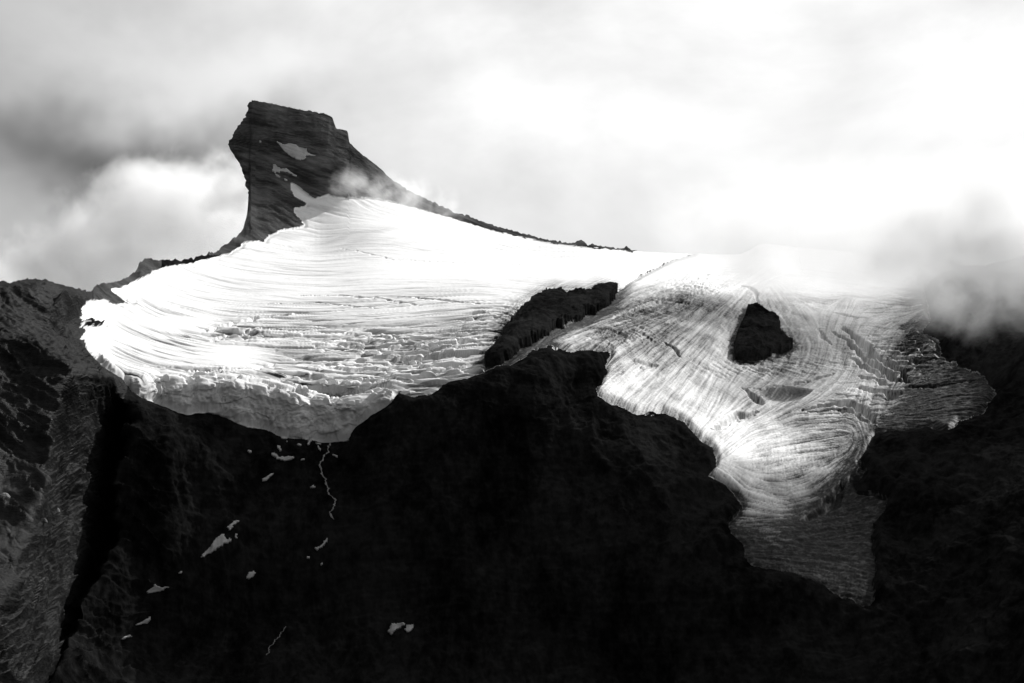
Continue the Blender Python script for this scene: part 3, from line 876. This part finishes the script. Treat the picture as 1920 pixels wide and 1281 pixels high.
M_slope = rock_mat('slope_rock', 0.003, 0.036, (0.7, 0.4, 2.0), beds=True)
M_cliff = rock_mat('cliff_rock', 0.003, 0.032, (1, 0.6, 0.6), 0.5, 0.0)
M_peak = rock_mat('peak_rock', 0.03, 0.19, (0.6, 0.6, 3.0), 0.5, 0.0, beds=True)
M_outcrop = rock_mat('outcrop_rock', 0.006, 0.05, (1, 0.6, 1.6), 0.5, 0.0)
M_pale = rock_mat('pale_rock', 0.25, 0.4)
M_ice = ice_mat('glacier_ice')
M_snow = ice_mat('old_snow', 0.5, 0.2)
M_water = ice_mat('white_water', 0.3, 0.2)
M_pool = ice_mat('pool_ice', 0.16, 0.10)

# ------------------------------------------------------------------ setting
g = 30000.0
gv = np.array([[-g, -g, 0], [g, -g, 0], [g, g, 0], [-g, g, 0]], float)
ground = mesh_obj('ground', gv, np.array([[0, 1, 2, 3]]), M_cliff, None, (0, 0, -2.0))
tag(ground, kind='structure')

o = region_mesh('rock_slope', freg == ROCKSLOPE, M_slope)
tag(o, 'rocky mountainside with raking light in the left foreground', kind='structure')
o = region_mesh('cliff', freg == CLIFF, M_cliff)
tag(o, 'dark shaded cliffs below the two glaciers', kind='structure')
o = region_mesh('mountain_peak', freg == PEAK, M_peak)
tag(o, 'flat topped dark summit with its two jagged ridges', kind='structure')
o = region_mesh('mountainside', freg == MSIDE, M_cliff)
tag(o, 'black mountainside under the cloud on the far right', kind='structure')


def centre(mask):
    P = ALL[:-1, :-1][mask]
    return (float(P[:, 0].mean()), float(P[:, 1].mean()), float(P[:, 2].min()))


b = centre((freg == ICEL) | (freg == ICEF))
gl = tag(empty('glacier', b), 'broad bright hanging glacier ending in a grey ice cliff below the flat topped peak', 'glacier')
region_mesh('ice_field', freg == ICEL, M_ice, gl, b)
region_mesh('ice_cliff', freg == ICEF, M_ice, gl, b)
b2 = centre((freg == ICER) | (freg == TONGUE))
gr = tag(empty('glacier', b2), 'streaked glacier flowing round a dark rock island and down a long narrowing tongue', 'glacier')
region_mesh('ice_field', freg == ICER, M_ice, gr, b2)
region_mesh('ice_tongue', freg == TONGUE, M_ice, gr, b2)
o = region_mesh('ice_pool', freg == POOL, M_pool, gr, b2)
b3 = centre(freg == NUNA)
tag(region_mesh('rock_outcrop', freg == NUNA, M_outcrop, None, b3), 'dark heart shaped rock island ringed by streaked ice', 'rock')
b4 = centre(freg == RIBR)
tag(region_mesh('rock_outcrop', freg == RIBR, M_outcrop, None, b4), 'long dark rock rib dividing the two glaciers', 'rock')

# ------------------------------------------------------------------ overhanging buttress on the summit's left edge
BT = np.array([(191, 468), (197, 464), (204, 466), (214, 462), (222, 457), (230, 451), (238, 446), (246, 440), (258, 434), (270, 428), (280, 431), (290, 440), (300, 446), (318, 454), (335, 459), (350, 462), (362, 466), (378, 470), (395, 474), (410, 477)], float)
sy = np.arange(191, 411, 1.5)
nu_ = 44
su = np.linspace(0, 1, nu_)
left = np.interp(sy, BT[:, 0], BT[:, 1]) + 4.5 * noise2(sy / 9, sy * 0, 131) + 2.8 * noise2(sy / 3.4, sy * 0, 133)
GX = left[:, None] + (479 - left)[:, None] * su[None, :]
GY = np.repeat(sy[:, None], nu_, 1)
g_ = np.clip((surf_t(482, GY) - surf_t(494, GY)) / 12, -1.2, 1.2)
GT = surf_t(484, GY) + g_ * (484 - GX) - 5 + 20 * (1 - su[None, :]) ** 4
SP = place(GX, GY, GT)
tzb = SP[..., 2] + 0.5 * SP[..., 0]
rel = 8 * fbm3((SP[..., 0] + 0.4 * tzb) / 100, SP[..., 1] / 150, tzb / 30, 3, 0.55, 30, True) + 5 * fbm3(SP[..., 0] / 40, SP[..., 1] / 60, tzb / 10, 4, 0.65, 34, True)
SP[..., 1] -= 0.8 * rel * np.minimum(1, su * 6)[None, :] * (0.1 + 0.9 * sstep(466, 448, GX))
BK = SP + np.array([15.0, 120.0, -10.0])
BK[:, 0] = SP[:, 0] + np.array([0, 5.0, 0])
both = np.concatenate([SP[:, ::-1], BK], 1)
cb = sstep(285, 235, GY - 0.16 * (GX - 470))
cb = np.concatenate([cb[:, ::-1], cb], 1)
sid = np.arange(both.shape[0] * both.shape[1]).reshape(both.shape[:2])
sq = np.stack([sid[:-1, :-1], sid[1:, :-1], sid[1:, 1:], sid[:-1, 1:]], -1).reshape(-1, 4)
o = mesh_obj('mountain_buttress', both.reshape(-1, 3), sq, M_peak, None, (0, 0, 0), np.clip(0.5 + 0.55 * fbm3(both[..., 0] / 120, both[..., 1] / 200, (both[..., 2] + (0.22 + 0.25 * (1 - cb)) * both[..., 0]) / 9, 4, 0.65, 180) + 0.35 * noise3(both[..., 0] / 60, both[..., 1] / 60, both[..., 2] / 40, 181), 0, 1).ravel())
tag(o, 'overhanging left edge of the summit above the cloud', kind='structure')

# ------------------------------------------------------------------ seracs along the broken front of the hanging glacier
CELL = np.stack([fpx, fpy], -1)


def at_px(x, y):
    """finished surface under a photo position"""
    c = int(np.clip(np.searchsorted(cols, x), 0, NC - 1))
    r = int(np.argmin(np.abs(PY[:, c] - y)))
    return Vector(ALL[r, c]), r, c


def block_mesh(name, seed, sx, sy, sz, mat):
    r = np.random.default_rng(seed)
    V, Fc = [], []
    ring = 7
    lv = [(-1.0, 1.1), (0.0, 1.0), (0.6, 0.8), (1.0, 0.42)]
    angs = np.sort(np.linspace(0, 2 * math.pi, ring, endpoint=False) + r.uniform(-0.3, 0.3, ring))
    rad = r.uniform(0.75, 1.15, ring)
    tilt = r.uniform(-0.4, 0.4, 2)
    for h, k in lv:
        for a, q in zip(angs, rad):
            x, y = math.cos(a) * q * k + r.uniform(-.05, .05), math.sin(a) * q * k + r.uniform(-.05, .05)
            V.append((x * sx, y * sy, (h + (tilt[0] * x + tilt[1] * y + r.uniform(-.16, .16)) * (h >= 0)) * sz))
    for l in range(len(lv) - 1):
        for i in range(ring):
            j = (i + 1) % ring
            Fc.append((l * ring + i, l * ring + j, (l + 1) * ring + j, (l + 1) * ring + i))
    top = (len(lv) - 1) * ring
    Fc.append(tuple(top + i for i in range(ring)))
    Fc.append(tuple(reversed(range(ring))))
    me = bpy.data.meshes.new(name)
    me.from_pydata(V, [], Fc)
    me.materials.append(mat)
    return me


SER = [[(500, 728), (530, 733), (560, 738), (590, 748)], [(540, 735), (556, 733), (600, 752), (640, 757), (665, 752)], [(690, 742), (715, 735), (735, 738)], [(600, 722), (650, 728), (700, 724)],
       [(640, 655), (700, 645), (760, 650), (830, 660)], [(680, 672), (740, 668), (810, 690), (840, 680)], [(780, 700), (820, 705)], [(290, 718), (350, 716), (420, 712)], [(870, 610), (920, 600), (950, 592)], [(400, 640), (450, 632), (500, 628)]]
meshes = [block_mesh('serac', 200 + i, 8.5, 4.5, 5.5, M_ice) for i in range(8)]
rs = np.random.default_rng(3)
for pl in SER:
    pa = np.array(pl, float)
    L = np.concatenate([[0], np.cumsum(np.hypot(*np.diff(pa, axis=0).T))])
    for d in np.arange(0, L[-1], 11.0):
        d = d + rs.uniform(-4, 4)
        x, y = np.interp(d, L, pa[:, 0]) + rs.uniform(-2, 2), np.interp(d, L, pa[:, 1]) + rs.uniform(-4, 4)
        p, r_, c_ = at_px(x, y)
        if not iceL[r_, c_]:
            continue
        o = bpy.data.objects.new('serac', meshes[rs.integers(8)])
        scene.collection.objects.link(o)
        o.parent = gl
        k = rs.uniform(0.35, 0.85)
        o.location = p - Vector(b)
        o.scale = (k * rs.uniform(0.7, 1.5), k, k * rs.uniform(0.6, 1.1))
        o.rotation_euler = (rs.uniform(-.2, .2), rs.uniform(-.2, .2), rs.uniform(-.5, .5))


# ------------------------------------------------------------------ snow patches lying on the rock
def snow_patch(poly, label, group, lift=1.2, rag=1.0):
    pa = np.array(poly, float)
    c0, c1 = np.searchsorted(cols, [pa[:, 0].min() - 4, pa[:, 0].max() + 4])
    sl = (slice(0, NR), slice(c0, c1))
    x, y = PX[sl], PY[sl]
    d = np.full(x.shape, 1e9)
    ins = np.zeros(x.shape, bool)
    n = len(pa)
    for i in range(n):
        (ax, ay), (bx, by) = pa[i], pa[(i + 1) % n]
        ex, ey = bx - ax, by - ay
        h = np.clip(((x - ax) * ex + (y - ay) * ey) / (ex * ex + ey * ey + 1e-9), 0, 1)
        d = np.minimum(d, np.hypot(x - ax - h * ex, y - ay - h * ey))
        if ay != by:
            ins ^= ((ay > y) != (by > y)) & (x < ex * (y - ay) / ey + ax)
    d = np.where(ins, d, -d) + rag * (noise2(x / 6, y / 4, 120) * 3.6 + noise2(x / 2.6, y / 2.0, 121) * 2.2)
    keep = d > 0
    k4 = keep[:-1, :-1] & keep[1:, 1:] & keep[:-1, 1:] & keep[1:, :-1]
    if k4.any():                                                        # one patch is one piece: keep the largest
        lab_ = np.where(k4, np.arange(1, k4.size + 1).reshape(k4.shape), 0)
        while True:
            p_ = np.pad(lab_, 1)
            nl = np.where(k4, np.maximum.reduce([p_[1:-1, 1:-1], p_[:-2, 1:-1], p_[2:, 1:-1], p_[1:-1, :-2], p_[1:-1, 2:]]), 0)
            if (nl == lab_).all():
                break
            lab_ = nl
        v_, n_ = np.unique(lab_[lab_ > 0], return_counts=True)
        k4 = lab_ == v_[n_.argmax()]
    fm = np.zeros(freg.shape, bool)
    fm[0:NR - 1, c0:c1 - 1] = k4
    if fm.sum() < 2:
        return None
    q = quads[fm].reshape(-1, 4)
    u, inv = np.unique(q, return_inverse=True)
    inv = inv.reshape(-1, 4)
    nn = Nm.reshape(-1, 3)[u]
    P = ALL.reshape(-1, 3)[u]
    bottom = P - nn * 0.6
    top = P + nn * lift
    top[:, 2] += 0.2 * lift
    # rim edges
    e = np.concatenate([inv[:, [0, 1]], inv[:, [1, 2]], inv[:, [2, 3]], inv[:, [3, 0]]])
    key = np.sort(e, 1)
    _, first, cnt = np.unique(key[:, 0] * 10 ** 7 + key[:, 1], return_index=True, return_counts=True)
    rim = e[first[cnt == 1]]
    m = len(u)
    side = np.stack([rim[:, 1], rim[:, 0], rim[:, 0] + m, rim[:, 1] + m], 1)
    Fq = np.concatenate([inv, inv[:, ::-1] + m, side])
    base = P.mean(0)
    o = mesh_obj('snow_patch', np.concatenate([top, bottom]), Fq, M_snow, None, base, np.zeros(2 * m))
    return tag(o, label, 'snow patch', group)


def zz(pts, sc, ox, oy):
    return [(ox + x / sc, oy + y / sc) for x, y in pts]


PK = 'snow patches on the summit face'
z1 = lambda p: zz(p, 4.0, 380, 160)
snow_patch(z1([(548, 420), (575, 440), (620, 452), (680, 458), (700, 445), (720, 480), (772, 490), (800, 520), (845, 545), (780, 545), (772, 570), (730, 582), (690, 562), (640, 532), (600, 500), (570, 460)]),
           'large pale snow patch high on the dark summit face', PK, 2.0, 0.7)
snow_patch(z1([(528, 612), (560, 622), (590, 640), (640, 645), (690, 680), (735, 700), (690, 695), (640, 672), (590, 668), (540, 678), (518, 660)]), 'thin slanting snow patch halfway down the summit face', PK, 2.0, 0.6)
snow_patch(z1([(535, 688), (560, 690), (590, 708), (560, 712)]), 'small snow patch just below the thin slanting one', PK, 2.0, 0.3)
snow_patch(z1([(610, 715), (640, 715), (636, 732), (612, 730)]), 'tiny snow patch right above the white couloir', PK, 2.0, 0.2)
snow_patch(z1([(425, 425), (448, 425), (446, 444), (428, 444)]), 'tiny snow speck near the left edge of the summit', PK, 2.0, 0.2)

LP = 'snow patches on the shaded rock below the ice cliff'
z8 = lambda p: zz(p, 2.556, 400, 780)
LOWP = [([(255, 205), (275, 198), (300, 212), (340, 218), (370, 225), (382, 240), (340, 243), (310, 235), (280, 222)], 'longest snow patch in the ragged row under the ice cliff'),
        ([(316, 102), (350, 100), (352, 122), (335, 128), (318, 122)], 'blocky snow patch touching the lowest ice cliff edge'),
        ([(388, 148), (410, 144), (420, 158), (404, 165), (408, 200), (398, 205), (400, 168)], 'hooked snow patch midway along the row under the ice cliff'),
        ([(360, 96), (420, 98), (440, 112), (400, 112), (362, 106)], 'flat snow ledge against the foot of the ice cliff'),
        ([(452, 112), (472, 108), (466, 130), (450, 160), (436, 168), (444, 138)], 'steep narrow snow streak below the ice cliff left of the stream'),
        ([(476, 138), (510, 142), (520, 156), (490, 154)], 'snow patch just left of the head of the stream'),
        ([(486, 162), (505, 180), (526, 200), (512, 208), (494, 190)], 'curved snow patch beside the upper stream'),
        ([(292, 160), (312, 168), (318, 190), (330, 172), (326, 198), (304, 194), (296, 178)], 'forked snow patch above the longest patch'),
        ([(336, 142), (352, 138), (346, 156)], 'tiny snow patch above the forked patch'),
        ([(160, 178), (182, 174), (204, 190), (180, 184)], 'small snow patch alone left of the ragged row'),
        ([(390, 238), (420, 240), (442, 252), (412, 250)], 'thin snow sliver right of the longest patch'),
        ([(442, 236), (474, 238), (476, 246), (448, 244)], 'thin snow sliver nearest the stream'),
        ([(572, 208), (600, 210), (632, 206), (628, 218), (600, 220), (578, 218)], 'broken snow patch right of the stream'),
        ([(612, 128), (666, 120), (662, 130), (620, 134)], 'thin snow line under the right end of the ice cliff'),
        ([(206, 322), (240, 306), (268, 294), (284, 298), (262, 312), (246, 328), (220, 326)], 'bright pointed snow patch alone below the ragged row'),
        ([(424, 368), (446, 374), (470, 372), (500, 390), (474, 390), (446, 378)], 'small arrow shaped snow patch left of the middle stream'),
        ([(42, 578), (70, 552), (112, 530), (106, 548), (80, 570), (66, 602), (58, 588)], 'upper fork of the long gully snow'),
        ([(-30, 650), (-6, 622), (20, 606), (36, 606), (40, 630), (72, 632), (70, 648), (34, 656), (4, 668), (-100, 700), (-70, 672)], 'longest snow strip lying in the left gully'),
        ([(84, 610), (98, 604), (100, 624), (86, 630)], 'small snow patch right of the long gully strip'),
        ([(138, 775), (160, 746), (204, 748), (186, 772), (160, 784)], 'rounded snow patch below the gully strip'),
        ([(480, 652), (510, 642), (530, 620), (556, 602), (550, 626), (520, 652), (494, 668)], 'slanting snow patch below the foot of the stream'),
        ([(510, 738), (514, 720), (526, 714), (522, 732)], 'tiny upright snow patch under the slanting one'),
        ([(836, 1060), (860, 1026), (920, 1022), (926, 1032), (890, 1052), (856, 1088)], 'dim slanting snow patch low on the dark cliff'),
        ([(918, 1062), (930, 1036), (960, 1030), (966, 1044), (948, 1072), (928, 1076)], 'dim rounded snow patch beside the low slanting one'),
        ([(796, 1138), (820, 1118), (842, 1106), (816, 1132)], 'dim snow sliver below the two low patches'),
        ([(442, 690), (466, 686), (462, 702), (446, 704)], 'snow speck at the lower end of the slanting patch')]
for p, lab in LOWP:
    snow_patch(z8(p), lab, LP, 1.6, 0.55)
z4 = lambda p: zz(p, 2.0, 0, 640)
for p, lab in [([(530, 950), (560, 924), (586, 934), (620, 914), (590, 944), (550, 954)], 'snow patch halfway down the left gully'),
               ([(610, 884), (650, 864), (670, 854), (640, 880)], 'thin snow sliver between two gully patches'),
               ([(494, 1072), (520, 1058), (546, 1036), (540, 1066), (512, 1074)], 'lowest leaf shaped snow patch of the left gully'),
               ([(446, 1116), (480, 1102), (506, 1106), (470, 1120)], 'dim snow bits at the bottom of the left gully'),
               ([(812, 494), (836, 496), (830, 504)], 'tiny snow speck under the middle of the ice cliff'),
               ([(918, 412), (950, 420), (956, 430), (930, 426)], 'small snow patch at the left end of the ragged row')]:
    snow_patch(z4(p), lab, LP, 1.6, 0.5)


# ------------------------------------------------------------------ meltwater stream
def ribbon(name, pl, width, mat):
    pa = np.array(pl, float)
    L = np.concatenate([[0], np.cumsum(np.hypot(*np.diff(pa, axis=0).T))])
    dd = np.arange(0, L[-1], 2.0)
    xs = np.interp(dd, L, pa[:, 0]) + 1.5 * np.sin(dd * 0.31) + 1.0 * np.sin(dd * 0.83 + 1)
    ys = np.interp(dd, L, pa[:, 1])
    V = []
    for i, (x, y) in enumerate(zip(xs, ys)):
        p, r_, c_ = at_px(x, y)
        w = width * (0.5 + 0.5 * abs(math.sin(i * 0.37)) + 0.4 * math.sin(i * 1.1))
        n = Vector(Nm[r_, c_])
        w = max(w, 0.5)
        p = p + n * 2.2
        V += [p + Vector((-w, 0, 0)), p + n * 0.5, p + Vector((w, 0, 0))]
    Fq = []
    for i in range(len(xs) - 1):
        a = i * 3
        Fq += [(a, a + 1, a + 4, a + 3), (a + 1, a + 2, a + 5, a + 4)]
    V = np.array([tuple(v) for v in V])
    return mesh_obj(name, V, np.array(Fq), mat, None, V.mean(0), np.zeros(len(V)))


st = ribbon('stream', z8([(560, 142), (556, 190), (535, 230), (512, 262), (516, 300), (540, 340), (556, 380), (560, 410), (596, 445), (580, 480), (564, 500), (574, 524)]), 1.0, M_water)
tag(st, 'thin white meltwater stream falling from the ice cliff', 'stream')
st = ribbon('stream', z8([(344, 1034), (318, 1080), (296, 1116), (272, 1146), (258, 1200)]), 0.55, M_water)
tag(st, 'faint lower stream trace near the bottom of the dark rock', 'stream')

# ------------------------------------------------------------------ pale boulders on the left slope
for i, (x, y, k, lab) in enumerate([(3, 948, 5.5, 'pale boulder cut by the left edge of the slope, highest of the group'), (7, 971, 3.0, 'pale boulder just below the highest one'),
                                    (21, 988, 3.6, 'pale flat boulder lowest of the group'), (72, 984, 2.4, 'small pale boulder right of the flat one'), (95, 966, 2.8, 'small pale boulder farthest right of the group')]):
    p, r_, c_ = at_px(x, y)
    o = bpy.data.objects.new('boulder', block_mesh('boulder', 300 + i, 1.2, 0.9, 0.8, M_pale))
    scene.collection.objects.link(o)
    o.location = p + Vector(Nm[r_, c_]) * 0.3
    o.scale = (k, k, k)
    o.rotation_euler = (0.2, 0.1, i)
    tag(o, lab, 'boulder', 'pale boulders on the left slope')


# ------------------------------------------------------------------ clouds and mist: real volumes of droplets
def cloud_mat(name, dens, nscale, thr, gain, seed, fall=1.0, aniso=0.1, amp=2.2, white=1.0, stretch=(1, 1, 1)):
    m, t = new_mat(name)
    tcn = t.node('ShaderNodeTexCoord')
    geo = t.node('ShaderNodeNewGeometry')
    r = t.vmath('LENGTH', tcn.outputs['Object'])
    mp = t.node('ShaderNodeMapping')
    mp.inputs['Location'].default_value = (seed * 13.1, seed * 7.7, seed * 3.3)
    mp.inputs['Scale'].default_value = tuple(k / nscale for k in stretch)
    t.link(geo.outputs['Position'], mp.inputs[0])
    n = t.noise(mp.outputs[0], 1.0, 6.0, 0.58, 0.3)
    f = t.math('SUBTRACT', 1.0, r)
    n = t.math('MULTIPLY_ADD', n, amp, 0.5 - 0.5 * amp)
    a = t.math('MULTIPLY_ADD', f, fall, t.math('SUBTRACT', n, thr))
    a = t.math('MULTIPLY', a, gain, clamp=True)
    edge = t.remap(r, 0.6, 1.0, 1.0, 0.0)
    d = t.math('MULTIPLY', t.math('MULTIPLY', a, edge), dens)
    v = t.node('ShaderNodeVolumePrincipled')
    v.inputs['Color'].default_value = (white, white, white, 1)
    v.inputs['Anisotropy'].default_value = aniso
    t.link(d, v.inputs['Density'])
    o = t.node('ShaderNodeOutputMaterial')
    t.link(v.outputs[0], o.inputs['Volume'])
    return m


def ellipsoid(name):
    me = bpy.data.meshes.new(name)
    V, Fc = [], []
    nu, nv = 24, 12
    V.append((0, 0, 1))
    for j in range(1, nv):
        a = math.pi * j / nv
        for i in range(nu):
            b_ = 2 * math.pi * i / nu
            V.append((math.sin(a) * math.cos(b_), math.sin(a) * math.sin(b_), math.cos(a)))
    V.append((0, 0, -1))
    for i in range(nu):
        Fc.append((0, 1 + i, 1 + (i + 1) % nu))
        for j in range(nv - 2):
            p, q = 1 + j * nu, 1 + (j + 1) * nu
            Fc.append((p + i, q + i, q + (i + 1) % nu, p + (i + 1) % nu))
        p = 1 + (nv - 2) * nu
        Fc.append((p + i, len(V) - 1, p + (i + 1) % nu))
    me.from_pydata(V, [], Fc)
    return me


def cloud_obj(name, label, px, py, t, rx, ry, depth, rot, mat):
    """rx, ry: half size in photo units at distance t; depth: half depth in metres"""
    o = bpy.data.objects.new(name, ellipsoid(name))
    scene.collection.objects.link(o)
    o.location = Vector(px_dir(np.array(px, float), np.array(py, float)) * t)
    o.scale = (rx * t / F, depth, ry * t / F)
    o.rotation_euler = (0, R(rot), 0)
    o.data.materials.append(mat)
    return tag(o, label, 'cloud', kind='stuff')


cloud_obj('cloud', 'low white cloud bank behind the left ridge', 60, 600, 4700, 500, 210, 300, 0, cloud_mat('bank_left', 0.012, 190, 0.70, 3, 1, 0.9))
cloud_obj('cloud', 'soft grey white cloud rolling against the left flank of the summit', 320, 410, 4830, 270, 160, 330, -6, cloud_mat('flank_cloud', 0.012, 140, 0.76, 2.0, 2, 1.1))
cloud_obj('cloud', 'small cloud wisp clinging to the left edge of the summit', 425, 365, 4480, 75, 110, 90, 0, cloud_mat('wisp_cloud', 0.018, 60, 0.66, 1.8, 6, 0.9))
cloud_obj('mist', 'thin mist drifting over the snow below the right summit ridge', 745, 368, 4150, 175, 55, 110, 14, cloud_mat('ridge_mist', 0.018, 60, 0.70, 1.6, 3, 0.5))
cloud_obj('cloud', 'pale fog bank hiding the upper right of the glacier', 1620, 445, 3450, 460, 185, 330, 4, cloud_mat('bank_right', 0.010, 150, 0.50, 1.1, 9, 0.75, amp=2.0, white=0.99))
cloud_obj('cloud', 'grey cloud sitting on the mountainside on the far right', 1890, 455, 2740, 400, 215, 120, 0, cloud_mat('bank_far_right', 0.030, 80, 0.66, 1.0, 5, 1.1, amp=2.4, white=1.0))
